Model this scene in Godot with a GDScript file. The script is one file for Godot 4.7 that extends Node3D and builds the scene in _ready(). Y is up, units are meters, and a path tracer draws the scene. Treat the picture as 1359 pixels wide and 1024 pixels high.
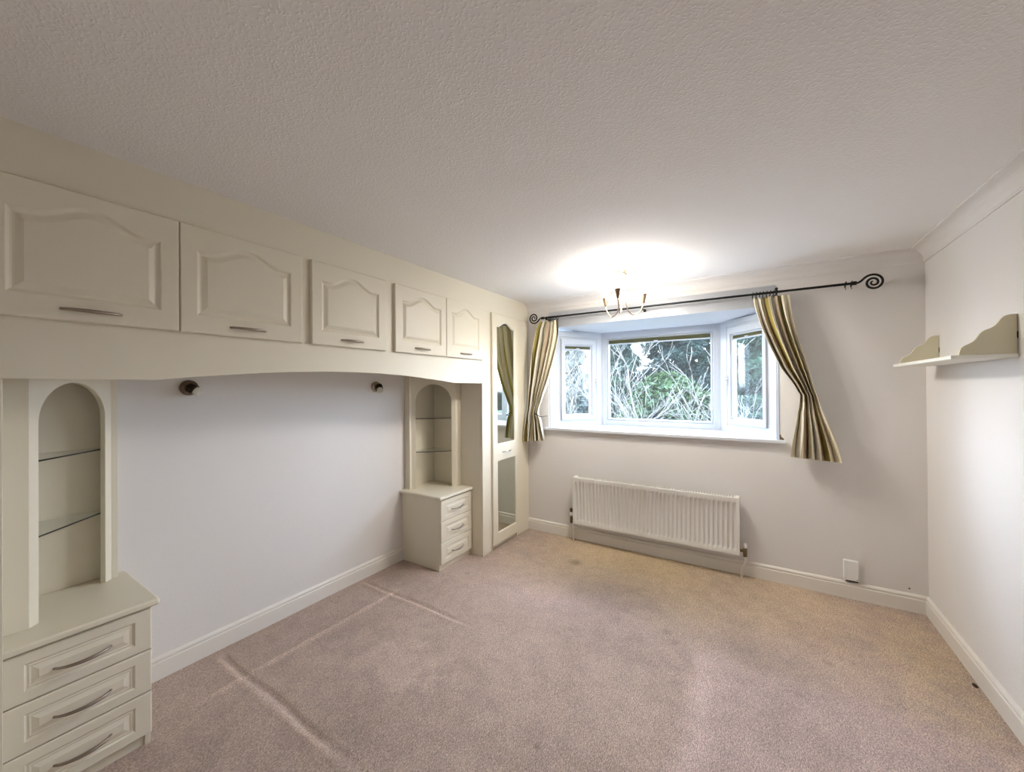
extends Node3D

# ---------------------------------------------------------------- helpers
var counts := {}
var M := {}
var rng := RandomNumberGenerator.new()

func numbered(parent: Node, called: String) -> String:
	var key := str(parent.get_instance_id()) + called
	var n: int = counts.get(key, 0)
	counts[key] = n + 1
	return called if n == 0 else "%s_%03d" % [called, n]

func put(parent: Node, o: Node, called: String) -> Node:
	o.name = numbered(parent, called)
	parent.add_child(o, true)
	return o

func thing(called: String, label: String, category: String, at := Vector3.ZERO, group := "") -> Node3D:
	var o := Node3D.new()
	put(self, o, called)
	o.position = at
	tag(o, label, category, group)
	return o

func tag(o: Node, label: String, category: String, group := "") -> void:
	o.set_meta("label", label)
	o.set_meta("category", category)
	if group != "":
		o.set_meta("group", group)

func begin(smooth := false) -> SurfaceTool:
	var st := SurfaceTool.new()
	st.begin(Mesh.PRIMITIVE_TRIANGLES)
	st.set_smooth_group(0 if smooth else -1)
	return st

func obj(called: String, st: SurfaceTool, mat: Material, parent: Node = self, normals := true) -> MeshInstance3D:
	if normals:
		st.generate_normals()
	var mi := MeshInstance3D.new()
	mi.mesh = st.commit()
	mi.material_override = mat
	mi.cast_shadow = GeometryInstance3D.SHADOW_CASTING_SETTING_ON
	put(parent, mi, called)
	return mi

func struct(called: String, st: SurfaceTool, mat: Material, label: String, category: String) -> MeshInstance3D:
	var o := obj(called, st, mat)
	o.set_meta("kind", "structure")
	tag(o, label, category)
	return o

func tri(st: SurfaceTool, a: Vector3, b: Vector3, c: Vector3, out: Vector3) -> void:
	if (c - a).cross(b - a).dot(out) >= 0.0:
		st.add_vertex(a); st.add_vertex(b); st.add_vertex(c)
	else:
		st.add_vertex(a); st.add_vertex(c); st.add_vertex(b)

func quad(st: SurfaceTool, a: Vector3, b: Vector3, c: Vector3, d: Vector3, out: Vector3) -> void:
	tri(st, a, b, c, out)
	tri(st, a, c, d, out)

func box(st: SurfaceTool, lo: Vector3, hi: Vector3, bev := 0.0, xf := Transform3D.IDENTITY) -> void:
	var c := (lo + hi) * 0.5
	var h := (hi - lo).abs() * 0.5
	var e: float = min(bev, min(h.x, min(h.y, h.z)) * 0.9)
	var hs := [h.x, h.y, h.z]
	for ax in 3:
		var u := (ax + 1) % 3
		var w := (ax + 2) % 3
		for s: float in [-1.0, 1.0]:
			var q: Array[Vector3] = []
			for k in [[-1, -1], [1, -1], [1, 1], [-1, 1]]:
				var p := Vector3.ZERO
				p[ax] = s * hs[ax]
				p[u] = k[0] * (hs[u] - e)
				p[w] = k[1] * (hs[w] - e)
				q.append(xf * (c + p))
			var n := Vector3.ZERO
			n[ax] = s
			quad(st, q[0], q[1], q[2], q[3], xf.basis * n)
	if e <= 0.0:
		return
	for ax in 3:
		var u := (ax + 1) % 3
		var w := (ax + 2) % 3
		for su: float in [-1.0, 1.0]:
			for sw: float in [-1.0, 1.0]:
				var a := Vector3.ZERO; var b := Vector3.ZERO
				a[ax] = -(hs[ax] - e); b[ax] = hs[ax] - e
				var p1 := Vector3.ZERO; p1[u] = su * hs[u]; p1[w] = sw * (hs[w] - e)
				var p2 := Vector3.ZERO; p2[u] = su * (hs[u] - e); p2[w] = sw * hs[w]
				var n := Vector3.ZERO; n[u] = su; n[w] = sw
				quad(st, xf * (c + a + p1), xf * (c + b + p1), xf * (c + b + p2), xf * (c + a + p2), xf.basis * n)
	for sx in [-1.0, 1.0]:
		for sy in [-1.0, 1.0]:
			for sz in [-1.0, 1.0]:
				var s := Vector3(sx, sy, sz)
				tri(st, xf * (c + s * Vector3(h.x, h.y - e, h.z - e)), xf * (c + s * Vector3(h.x - e, h.y, h.z - e)), xf * (c + s * Vector3(h.x - e, h.y - e, h.z)), xf.basis * s)

func bx(lo: Vector3, hi: Vector3, bev := 0.0) -> SurfaceTool:
	var st := begin()
	box(st, lo, hi, bev)
	return st

# polygon (u, v) pushed along its third axis from n0 to n1, in the frame xf (x = u, y = v, z = n), with a chamfer on the n1 side
func prism(st: SurfaceTool, poly: PackedVector2Array, n0: float, n1: float, xf: Transform3D, cham := 0.0) -> void:
	var p := poly.duplicate()
	if Geometry2D.is_polygon_clockwise(p):
		p.reverse()
	var n := p.size()
	var dir := signf(n1 - n0)
	var top := p.duplicate()
	if cham > 0.0:
		top = inset(p, cham)
	var idx := Geometry2D.triangulate_polygon(p)
	for k in range(0, idx.size(), 3):
		tri(st, xf * v3(p[idx[k]], n0), xf * v3(p[idx[k + 1]], n0), xf * v3(p[idx[k + 2]], n0), xf.basis * Vector3(0, 0, -dir))
		tri(st, xf * v3(top[idx[k]], n1), xf * v3(top[idx[k + 1]], n1), xf * v3(top[idx[k + 2]], n1), xf.basis * Vector3(0, 0, dir))
	for k in n:
		var a := p[k]; var b := p[(k + 1) % n]
		var e := b - a
		var out := xf.basis * Vector3(e.y, -e.x, 0)
		quad(st, xf * v3(a, n0), xf * v3(b, n0), xf * v3(b, n1 - cham * dir), xf * v3(a, n1 - cham * dir), out)
		if cham > 0.0:
			quad(st, xf * v3(a, n1 - cham * dir), xf * v3(b, n1 - cham * dir), xf * v3(top[(k + 1) % n], n1), xf * v3(top[k], n1), out + xf.basis * Vector3(0, 0, dir) * e.length())

func v3(p: Vector2, z: float) -> Vector3:
	return Vector3(p.x, p.y, z)

# counter-clockwise polygon moved inwards by d, corners mitred
func inset(p: PackedVector2Array, d: float) -> PackedVector2Array:
	var out := PackedVector2Array()
	var n := p.size()
	for k in n:
		var e0 := (p[k] - p[(k + n - 1) % n]).normalized()
		var e1 := (p[(k + 1) % n] - p[k]).normalized()
		var n0 := Vector2(-e0.y, e0.x); var n1 := Vector2(-e1.y, e1.x)
		var m := n0 + n1
		out.append(p[k] + m * (d / max(0.25, 1.0 + n0.dot(n1))))
	return out

# frame whose x, y, z axes are given
func frame(o: Vector3, x: Vector3, y: Vector3, z: Vector3) -> Transform3D:
	return Transform3D(Basis(x, y, z), o)

# points swept with a round section; radius may be a number or an array
func tube(st: SurfaceTool, pts: Array, radius, segs := 8, squash := 1.0) -> void:
	var n := pts.size()
	var rings: Array = []
	var up := Vector3.UP
	var t0: Vector3 = (pts[1] - pts[0]).normalized()
	if absf(t0.dot(up)) > 0.9:
		up = Vector3.RIGHT
	var u := (up - t0 * up.dot(t0)).normalized()
	for k in n:
		var t: Vector3
		if k == 0: t = pts[1] - pts[0]
		elif k == n - 1: t = pts[n - 1] - pts[n - 2]
		else: t = (pts[k + 1] - pts[k]).normalized() + (pts[k] - pts[k - 1]).normalized()
		t = t.normalized()
		u = (u - t * u.dot(t)).normalized()
		var w := t.cross(u)
		var r: float = radius[k] if radius is Array else radius
		var ring: Array[Vector3] = []
		for j in segs:
			var a := TAU * j / segs
			ring.append(pts[k] + u * cos(a) * r + w * sin(a) * r * squash)
		rings.append(ring)
	for k in n - 1:
		for j in segs:
			var j2 := (j + 1) % segs
			var mid: Vector3 = (rings[k][j] + rings[k][j2] + rings[k + 1][j] + rings[k + 1][j2]) * 0.25
			quad(st, rings[k][j], rings[k][j2], rings[k + 1][j2], rings[k + 1][j], mid - (pts[k] + pts[k + 1]) * 0.5)
	for e in [0, n - 1]:
		var out: Vector3 = pts[0] - pts[1] if e == 0 else pts[n - 1] - pts[n - 2]
		for j in segs:
			tri(st, pts[e], rings[e][j], rings[e][(j + 1) % segs], out)

# profile of (radius, height) turned round the y axis of xf; out side judged from the profile's direction (bottom to top = outside)
func lathe(st: SurfaceTool, prof: Array, xf: Transform3D, segs := 20) -> void:
	for k in prof.size() - 1:
		var a: Vector2 = prof[k]; var b: Vector2 = prof[k + 1]
		var e := b - a
		for j in segs:
			var t0 := TAU * j / segs; var t1 := TAU * (j + 1) / segs
			var d0 := Vector3(cos(t0), 0, sin(t0)); var d1 := Vector3(cos(t1), 0, sin(t1))
			var dm := (d0 + d1).normalized()
			var out := xf.basis * (dm * e.y - Vector3.UP * e.x)
			var p := [xf * (d0 * a.x + Vector3.UP * a.y), xf * (d1 * a.x + Vector3.UP * a.y), xf * (d1 * b.x + Vector3.UP * b.y), xf * (d0 * b.x + Vector3.UP * b.y)]
			if a.x > 1e-6: tri(st, p[0], p[1], p[2], out)
			if b.x > 1e-6: tri(st, p[0], p[2], p[3], out)
			if a.x <= 1e-6: pass

func aim(at: Vector3, dir: Vector3) -> Transform3D:
	var y := dir.normalized()
	var x := (Vector3.UP if absf(y.y) < 0.9 else Vector3.RIGHT).cross(y).normalized()
	return Transform3D(Basis(x, y, x.cross(y)), at)

# a face with a routed panel: rectangle with an outline inside it; rings follow the outline inwards through prof = [[inset, depth], ...]; the last ring is filled if fill
func routed(st: SurfaceTool, lo: Vector2, hi: Vector2, line: PackedVector2Array, prof: Array, n: float, xf: Transform3D, fill := true) -> PackedVector2Array:
	var p0 := line.duplicate()
	if Geometry2D.is_polygon_clockwise(p0):
		p0.reverse()
	var p := PackedVector2Array()
	for k in p0.size():
		var q0 := p0[k]; var q1 := p0[(k + 1) % p0.size()]
		var parts: int = max(1, int(ceil(q0.distance_to(q1) / 0.04)))
		for j in parts: p.append(q0.lerp(q1, float(j) / parts))
	var c := (lo + hi) * 0.5
	var cnt := p.size()
	var edge := PackedVector2Array()
	for k in cnt:
		var d := p[k] - c
		var s: float = min((hi.x - c.x) / max(1e-6, absf(d.x)), (hi.y - c.y) / max(1e-6, absf(d.y)))
		edge.append(c + d * s)
	var front := xf.basis * Vector3(0, 0, 1)
	for k in cnt:
		var k2 := (k + 1) % cnt
		quad(st, xf * v3(p[k], n), xf * v3(p[k2], n), xf * v3(edge[k2], n), xf * v3(edge[k], n), front)
		var a := edge[k]; var b := edge[k2]
		if absf(a.x - b.x) > 1e-5 and absf(a.y - b.y) > 1e-5:
			var q := Vector2(lo.x if min(a.x, b.x) < lo.x + 1e-5 else hi.x, lo.y if min(a.y, b.y) < lo.y + 1e-5 else hi.y)
			tri(st, xf * v3(a, n), xf * v3(b, n), xf * v3(q, n), front)
	var last := p
	var depth := 0.0
	for r in prof:
		var nxt := inset(p, r[0])
		for k in cnt:
			var k2 := (k + 1) % cnt
			quad(st, xf * v3(last[k], n + depth), xf * v3(last[k2], n + depth), xf * v3(nxt[k2], n + r[1]), xf * v3(nxt[k], n + r[1]), front)
		last = nxt
		depth = r[1]
	if fill:
		var idx := Geometry2D.triangulate_polygon(last)
		for k in range(0, idx.size(), 3):
			tri(st, xf * v3(last[idx[k]], n + depth), xf * v3(last[idx[k + 1]], n + depth), xf * v3(last[idx[k + 2]], n + depth), front)
	return last

# slab behind a routed face: sides with a rounded front edge, and the back
func slab(st: SurfaceTool, lo: Vector2, hi: Vector2, n0: float, n1: float, r: float, xf: Transform3D) -> void:
	var p := PackedVector2Array([lo, Vector2(hi.x, lo.y), hi, Vector2(lo.x, hi.y)])
	var q := PackedVector2Array([lo + Vector2(-r, -r), Vector2(hi.x + r, lo.y - r), hi + Vector2(r, r), Vector2(lo.x - r, hi.y + r)])
	for k in 4:
		var k2 := (k + 1) % 4
		var e := p[k2] - p[k]
		var out := xf.basis * Vector3(e.y, -e.x, 0)
		quad(st, xf * v3(p[k], n1), xf * v3(p[k2], n1), xf * v3(q[k2], n1 - r), xf * v3(q[k], n1 - r), out + xf.basis * Vector3(0, 0, e.length()))
		quad(st, xf * v3(q[k], n1 - r), xf * v3(q[k2], n1 - r), xf * v3(q[k2], n0), xf * v3(q[k], n0), out)
	quad(st, xf * v3(q[0], n0), xf * v3(q[1], n0), xf * v3(q[2], n0), xf * v3(q[3], n0), xf.basis * Vector3(0, 0, -1))

# outline with a cathedral top: flat shoulders, an ogee up to a crown
func cathedral(lo: Vector2, hi: Vector2, rise: float, shoulder: float) -> PackedVector2Array:
	var p := PackedVector2Array([lo, Vector2(hi.x, lo.y), hi])
	var x0 := hi.x - shoulder; var x1 := lo.x + shoulder
	for k in range(0, 33):
		var t := k / 32.0
		var s := 1.0 - absf(2.0 * t - 1.0)
		p.append(Vector2(lerpf(x0, x1, t), hi.y + rise * (0.5 - 0.5 * cos(PI * pow(s, 0.85)))))
	p.append(Vector2(lo.x, hi.y))
	return p

func rect(lo: Vector2, hi: Vector2) -> PackedVector2Array:
	return PackedVector2Array([lo, Vector2(hi.x, lo.y), hi, Vector2(lo.x, hi.y)])

# rectangular ring between two rectangles (u, v), from n0 to n1, chamfered on the n1 side
func ring(st: SurfaceTool, lo: Vector2, hi: Vector2, li: Vector2, hi2: Vector2, n0: float, n1: float, e: float, xf: Transform3D) -> void:
	var o := rect(lo, hi); var i := rect(li, hi2)
	var oe := rect(lo + Vector2(e, e), hi - Vector2(e, e)); var ie := rect(li - Vector2(e, e), hi2 + Vector2(e, e))
	var f := xf.basis * Vector3(0, 0, signf(n1 - n0))
	var s := signf(n1 - n0) * e
	for k in 4:
		var j := (k + 1) % 4
		var d := o[j] - o[k]
		var out := xf.basis * Vector3(d.y, -d.x, 0).normalized()
		quad(st, xf * v3(oe[k], n1), xf * v3(oe[j], n1), xf * v3(ie[j], n1), xf * v3(ie[k], n1), f)
		quad(st, xf * v3(o[k], n0), xf * v3(o[j], n0), xf * v3(i[j], n0), xf * v3(i[k], n0), -f)
		quad(st, xf * v3(o[k], n0), xf * v3(o[j], n0), xf * v3(o[j], n1 - s), xf * v3(o[k], n1 - s), out)
		quad(st, xf * v3(i[k], n0), xf * v3(i[j], n0), xf * v3(i[j], n1 - s), xf * v3(i[k], n1 - s), -out)
		quad(st, xf * v3(o[k], n1 - s), xf * v3(o[j], n1 - s), xf * v3(oe[j], n1), xf * v3(oe[k], n1), out + f)
		quad(st, xf * v3(i[k], n1 - s), xf * v3(i[j], n1 - s), xf * v3(ie[j], n1), xf * v3(ie[k], n1), f - out)

# arched "bow" handle: from a to b, standing off along n
func bow(st: SurfaceTool, a: Vector3, b: Vector3, n: Vector3, off: float, r: float, sag := Vector3.ZERO) -> void:
	var pts: Array = []; var rad: Array = []
	for k in 15:
		var t := k / 14.0
		var s := sin(PI * t)
		pts.append(a.lerp(b, t) + n * (off * pow(s, 0.6)) + sag * s)
		rad.append(r * (0.75 + 0.45 * s))
	tube(st, pts, rad, 8)

# ---------------------------------------------------------------- materials
func mat(c: Color, rough := 0.8, metal := 0.0) -> StandardMaterial3D:
	var m := StandardMaterial3D.new()
	m.albedo_color = c
	m.roughness = rough
	m.metallic = metal
	return m

func noise_normal(freq: float, size: int, strength: float, sd: int, kind := FastNoiseLite.TYPE_SIMPLEX_SMOOTH) -> NoiseTexture2D:
	var f := FastNoiseLite.new()
	f.noise_type = kind
	f.frequency = freq
	f.seed = sd
	f.fractal_octaves = 3
	var t := NoiseTexture2D.new()
	t.width = size; t.height = size
	t.seamless = true
	t.noise = f
	t.as_normal_map = true
	t.bump_strength = strength
	return t

func bumpy(m: StandardMaterial3D, tex: Texture2D, tile: float, scale := 1.0) -> StandardMaterial3D:
	m.normal_enabled = true
	m.normal_texture = tex
	m.normal_scale = scale
	m.uv1_triplanar = true
	m.uv1_world_triplanar = true
	m.uv1_scale = Vector3.ONE / tile
	return m

# short curved dabs of plaster stippled over a tile that repeats
func artex() -> Texture2D:
	var n := 1024
	var h := PackedFloat32Array()
	h.resize(n * n)
	var r := RandomNumberGenerator.new()
	r.seed = 71
	for k in 7500:
		var x := r.randf() * n; var y := r.randf() * n
		var a := r.randf_range(-0.9, 0.9) + (PI * 0.5 if r.randf() < 0.25 else 0.0)
		var bend := r.randf_range(-0.09, 0.09)
		var len := r.randi_range(3, 9)
		var amp := r.randf_range(0.35, 1.0)
		var w := r.randf_range(2.0, 3.6)
		for s in len:
			x += cos(a) * 1.8; y += sin(a) * 1.8
			a += bend
			var e: float = amp * sin(PI * (s + 0.5) / len)
			var iw := int(ceil(w * 1.6))
			for dy in range(-iw, iw + 1):
				for dx in range(-iw, iw + 1):
					var px := posmod(int(x) + dx, n); var py := posmod(int(y) + dy, n)
					var v: float = e * exp(-(dx * dx + dy * dy) / (w * w))
					var i := py * n + px
					if v > h[i]: h[i] = v
	var img := Image.create(n, n, false, Image.FORMAT_RGB8)
	var fine := FastNoiseLite.new()
	fine.frequency = 0.03
	for y in n:
		for x in n:
			var v: float = clampf(0.25 + 0.6 * h[y * n + x], 0, 1)
			img.set_pixel(x, y, Color(v, v, v))
	img.bump_map_to_normal_map(5.0)
	return ImageTexture.create_from_image(img)

const FX0 := -2.6
const FX1 := 1.0
const FZ0 := -3.5
const FZ1 := 0.9

func carpet_texture() -> Array:
	var n := 1536
	var big := FastNoiseLite.new(); big.seed = 3; big.frequency = 0.9; big.fractal_octaves = 4
	var mid := FastNoiseLite.new(); mid.seed = 9; mid.frequency = 7.0; mid.fractal_octaves = 3
	var tuft := FastNoiseLite.new(); tuft.seed = 5; tuft.frequency = 150.0; tuft.noise_type = FastNoiseLite.TYPE_SIMPLEX; tuft.fractal_octaves = 2
	var r := RandomNumberGenerator.new(); r.seed = 12
	var marks := [[-0.454, -2.414, 0.03, 0.2], [-1.04, -2.58, 0.13, 0.1], [-0.07, -2.50, 0.12, 0.1], [-0.40, -2.34, 0.03, 0.12], [-0.757, -1.369, 0.012, 0.3], [0.31, -2.58, 0.02, 0.15], [0.16, -2.25, 0.03, 0.1], [-1.92, -2.36, 0.015, 0.2]]
	var data := PackedByteArray()
	data.resize(n * n * 3)
	var hd := PackedByteArray()
	hd.resize(n * n)
	var i := 0
	for py in n:
		var z := lerpf(FZ0, FZ1, (py + 0.5) / n)
		for px in n:
			var x := lerpf(FX0, FX1, (px + 0.5) / n)
			var b := big.get_noise_2d(x, z)
			var m := mid.get_noise_2d(x, z)
			var tf := tuft.get_noise_2d(x, z)
			var fib := r.randf_range(-0.13, 0.13)
			hd[py * n + px] = int(clampf(0.5 + 0.42 * tf + fib, 0, 1) * 255.0)
			var v := 1.0 + 0.08 * b + 0.05 * m + 0.30 * tf + 1.25 * fib
			# old tea-coloured staining in front of the radiator, and down the right hand side
			var st: float = clampf(1.1 - Vector2((x + 0.75) / 1.5, (z + 3.3) / 0.85).length() + 0.35 * b, 0, 1)
			st = max(st, 0.7 * clampf(1.0 - Vector2((x - 0.75) / 0.3, (z + 2.9) / 0.8).length() + 0.4 * m, 0, 1))
			var cr := (0.712 + 0.055 * st) * v; var cg := (0.628 + 0.045 * st) * v; var cb := (0.575 - 0.035 * st) * v
			# worn paler patches
			var pale: float = clampf(0.55 - Vector2((x + 1.6) / 0.5, (z + 1.4) / 0.35).length() + 0.25 * m + 0.2 * b, 0, 0.3)
			var dark := 1.0 - 0.20 * exp(-pow(Vector2(x + 1.27, z + 2.976).length() / 0.05, 2.0)) - 0.10 * exp(-pow(Vector2(x + 2.4, z + 2.05).length() / 0.16, 2.0))
			dark *= 1.0 + 0.22 * pale
			# trodden paler path and lavender-grey wear in the middle of the room, and a few marks
			var wob := 0.05 * mid.get_noise_2d(x * 0.6, z * 0.6) + 0.04 * b
			var pth := smoothstep(-0.33, -0.22, x + wob) * smoothstep(-2.42, -2.25, z + wob)
			var ridge := exp(-pow((x + 0.23 + wob) / 0.05, 2.0)) * smoothstep(-2.4, -2.25, z) * (1.0 - smoothstep(-1.75, -1.3, z))
			var blob := exp(-pow(Vector2((x + 1.15) / 0.42, (z + 2.38) / 0.17).length(), 2.0))
			dark *= 1.0 + 0.05 * pth + 0.07 * ridge + 0.09 * blob
			cb *= 1.0 + 0.03 * pth + 0.03 * blob
			for q in marks:
				var dd: float = Vector2(x - q[0], z - q[1]).length() / q[2]
				if dd < 2.5: dark *= 1.0 - 0.6 * q[3] * exp(-dd * dd) * (1.0 + 1.5 * m)
			# pile flattened along the old dents
			var d3 := (x + 2.19) / 0.016
			dark *= 1.0 + 0.11 * exp(-d3 * d3) * smoothstep(-1.95, -1.85, z) * (1.0 - smoothstep(-0.85, -0.6, z))
			var d2 := (z + 1.835) / 0.016
			dark *= 1.0 + 0.11 * exp(-d2 * d2) * smoothstep(-2.54, -2.45, x) * (1.0 - smoothstep(-1.8, -1.4, x))
			var d1 := (z + 0.902) / 0.016
			dark *= 1.0 + 0.12 * exp(-d1 * d1) * smoothstep(-2.5, -2.43, x) * (1.0 - smoothstep(-1.75, -1.1, x))
			data[i] = int(clampf(cr * dark, 0, 1) * 255.0)
			data[i + 1] = int(clampf(cg * dark, 0, 1) * 255.0)
			data[i + 2] = int(clampf(cb * dark, 0, 1) * 255.0)
			i += 3
	var hi := Image.create_from_data(n, n, false, Image.FORMAT_L8, hd)
	hi.convert(Image.FORMAT_RGB8)
	hi.bump_map_to_normal_map(2.0)
	return [ImageTexture.create_from_image(Image.create_from_data(n, n, false, Image.FORMAT_RGB8, data)), ImageTexture.create_from_image(hi)]

# the woven stripes of the curtain cloth; u runs across the cloth
func stripe_texture() -> Texture2D:
	var w := 1024
	var hh := 256
	var img := Image.create(w, hh, false, Image.FORMAT_RGB8)
	var cream := Color(0.91, 0.87, 0.76); var gold := Color(0.65, 0.59, 0.31); var olive := Color(0.36, 0.33, 0.17)
	var taupe := Color(0.73, 0.66, 0.56); var dark := Color(0.17, 0.15, 0.11); var pale := Color(0.94, 0.92, 0.86)
	var bands := [[0.0, cream], [0.19, dark], [0.20, gold], [0.27, olive], [0.285, taupe], [0.41, pale], [0.47, olive], [0.482, pale], [0.495, olive], [0.507, pale], [0.54, cream], [0.62, gold], [0.69, dark], [0.703, taupe], [0.84, pale], [0.915, olive], [0.935, cream]]
	var r := RandomNumberGenerator.new(); r.seed = 4
	for x in w:
		var u := float(x) / w
		var c: Color = cream
		for b in bands:
			if u >= b[0]: c = b[1]
		for y in hh:
			var k := 1.0 + r.randf_range(-0.05, 0.05) + (0.03 if (x + y) % 2 == 0 else -0.03)
			img.set_pixel(x, y, Color(c.r * k, c.g * k, c.b * k))
	return ImageTexture.create_from_image(img)

func make_materials() -> void:
	var roll := noise_normal(0.05, 256, 1.2, 2)
	M.wall = bumpy(mat(Color(0.90, 0.88, 0.857), 0.85), roll, 0.25, 0.25)
	M.ceiling = bumpy(mat(Color(0.96, 0.945, 0.925), 0.9), artex(), 0.85, 0.55)
	M.cream = bumpy(mat(Color(0.895, 0.86, 0.775), 0.42), noise_normal(0.09, 256, 0.8, 6), 0.06, 0.06)
	M.worktop = mat(Color(0.895, 0.86, 0.775), 0.36)
	M.gloss = mat(Color(0.915, 0.89, 0.85), 0.35)
	M.upvc = mat(Color(0.755, 0.775, 0.80), 0.3)
	M.soffit = mat(Color(0.83, 0.835, 0.845), 0.4)
	M.radiator = mat(Color(0.92, 0.905, 0.87), 0.35)
	M.grille = mat(Color(0.30, 0.29, 0.27), 0.6)
	M.chrome = mat(Color(0.80, 0.79, 0.77), 0.16, 1.0)
	M.steel = mat(Color(0.62, 0.58, 0.53), 0.32, 1.0)
	M.nickel = mat(Color(0.66, 0.58, 0.49), 0.36, 1.0)
	M.plate = mat(Color(0.47, 0.41, 0.36), 0.28, 0.9)
	M.scrap = mat(Color(0.20, 0.15, 0.12), 0.95)
	M.cup = mat(Color(0.50, 0.41, 0.33), 0.45, 0.7)
	M.bronze = mat(Color(0.20, 0.165, 0.13), 0.3, 0.9)
	M.iron = mat(Color(0.035, 0.034, 0.034), 0.5, 0.2)
	M.mirror = mat(Color(0.80, 0.82, 0.78), 0.015, 1.0)
	M.brass = mat(Color(0.50, 0.44, 0.34), 0.35, 1.0)
	M.white_plastic = mat(Color(0.93, 0.925, 0.905), 0.4)
	M.shelf = mat(Color(0.86, 0.825, 0.71), 0.5)
	M.shelf_top = mat(Color(0.93, 0.92, 0.87), 0.5)
	M.blind = mat(Color(0.42, 0.42, 0.29), 0.85)
	M.plaster = mat(Color(0.45, 0.38, 0.31), 0.95)
	M.dark = mat(Color(0.07, 0.06, 0.05), 0.8)
	M.carpet = mat(Color.WHITE, 1.0)
	var ct := carpet_texture()
	M.carpet.albedo_texture = ct[0]
	M.carpet.normal_enabled = true
	M.carpet.normal_texture = ct[1]
	M.carpet.normal_scale = 0.7
	M.cloth = mat(Color.WHITE, 0.95)
	M.cloth.albedo_texture = stripe_texture()
	M.cloth.backlight_enabled = true
	M.cloth.backlight = Color(0.10, 0.09, 0.06)
	M.lining = mat(Color(0.88, 0.85, 0.77), 0.95)
	var pane := mat(Color(0.93, 0.97, 1.0, 0.025), 0.02)
	pane.transparency = BaseMaterial3D.TRANSPARENCY_ALPHA
	M.pane = pane
	var gs := mat(Color(0.72, 0.80, 0.76, 0.16), 0.03)
	gs.transparency = BaseMaterial3D.TRANSPARENCY_ALPHA
	M.shelf_glass = gs
	M.glass_edge = mat(Color(0.05, 0.10, 0.09), 0.15)
	var op := mat(Color(0.96, 0.95, 0.92), 0.35)
	op.emission_enabled = true
	op.emission = Color(1.0, 0.99, 0.97)
	op.emission_energy_multiplier = 0.6
	M.opal = op
	M.frost = mat(Color(0.90, 0.89, 0.83), 0.25)
	M.bark = mat(Color(0.40, 0.385, 0.35), 0.95)
	M.twig = mat(Color(0.43, 0.415, 0.38), 0.95)
	M.trunk = mat(Color(0.16, 0.13, 0.11), 0.95)
	M.lawn = bumpy(mat(Color(0.17, 0.22, 0.12), 1.0), noise_normal(0.08, 256, 8.0, 15), 1.5)
	M.brick_out = mat(Color(0.50, 0.34, 0.27), 0.9)

func foliage_mat(c: Color) -> StandardMaterial3D:
	c = Color(c.r * 0.66, c.g * 0.70, c.b * 0.66)
	var m := mat(c, 0.7)
	m.vertex_color_use_as_albedo = true
	m.backlight_enabled = true
	m.backlight = Color(c.r * 0.4, c.g * 0.45, c.b * 0.3)
	return m

# ---------------------------------------------------------------- the scene
const XL := -2.553     # left wall
const XR := 0.915      # right wall
const ZB := -3.458     # window wall
const ZF := 0.6       # wall behind the camera
const H := 2.309
const XF := -1.986     # front of the fitted furniture
const XD := -1.966     # front of its doors

func _ready() -> void:
	var cam := Camera3D.new()
	cam.fov = rad_to_deg(2.0 * atan(512.0 / 510.46))
	cam.near = 0.05
	cam.far = 200.0
	cam.position = Vector3(0, 1.45, 0)
	cam.rotation = Vector3(deg_to_rad(0.265), deg_to_rad(32.302), deg_to_rad(-0.409))
	put(self, cam, "camera")
	cam.current = true

	var we := WorldEnvironment.new()
	var env := Environment.new()
	var sm := ProceduralSkyMaterial.new()
	sm.sky_top_color = Color(0.74, 0.84, 0.98)
	sm.sky_horizon_color = Color(0.86, 0.92, 1.0)
	sm.sky_curve = 0.3
	sm.sky_energy_multiplier = 3.0
	sm.ground_bottom_color = Color(0.12, 0.13, 0.10)
	sm.ground_horizon_color = Color(0.35, 0.37, 0.34)
	var sky := Sky.new()
	sky.sky_material = sm
	env.background_mode = Environment.BG_SKY
	env.sky = sky
	env.ambient_light_source = Environment.AMBIENT_SOURCE_SKY
	env.tonemap_mode = Environment.TONE_MAPPER_LINEAR
	env.tonemap_exposure = 1.93
	env.sdfgi_enabled = true
	env.ssao_enabled = true
	env.ssil_enabled = true
	we.environment = env
	put(self, we, "environment")

	rng.seed = 20
	make_materials()
	room()
	bay()
	fitted_furniture()
	bedside("near", -0.165, -0.545, -1)
	bedside("far", -2.66, -2.265, 1)
	radiator()
	curtains()
	ceiling_lamp()
	wall_spots()
	wall_shelf()
	small_things()
	garden()

# ---------------------------------------------------------------- room
func floor_height(x: float, z: float) -> float:
	var y := 0.0
	var fade1: float = smoothstep(-2.5, -2.43, x) * (1.0 - smoothstep(-1.75, -1.1, x))
	var wob := 0.006 * sin(x * 9.0)
	var d := (z + 0.931 + wob)
	y += fade1 * (-0.010 * exp(-pow(d / 0.011, 2.0)) + 0.005 * exp(-pow((d - 0.030) / 0.02, 2.0)))
	var fade2: float = smoothstep(-2.54, -2.45, x) * (1.0 - smoothstep(-1.8, -1.4, x))
	d = z + 1.857 + wob
	y += fade2 * (-0.013 * exp(-pow(d / 0.011, 2.0)) + 0.005 * exp(-pow((d - 0.026) / 0.018, 2.0)))
	var fade3: float = smoothstep(-1.95, -1.85, z) * (1.0 - smoothstep(-0.85, -0.6, z))
	d = x + 2.19
	y += fade3 * (0.008 * exp(-pow(d / 0.012, 2.0)) - 0.003 * exp(-pow((d - 0.02) / 0.015, 2.0)))
	y += 0.0015 * sin(x * 5.3 + z * 2.1) * sin(z * 4.1 - x)
	return y

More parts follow.
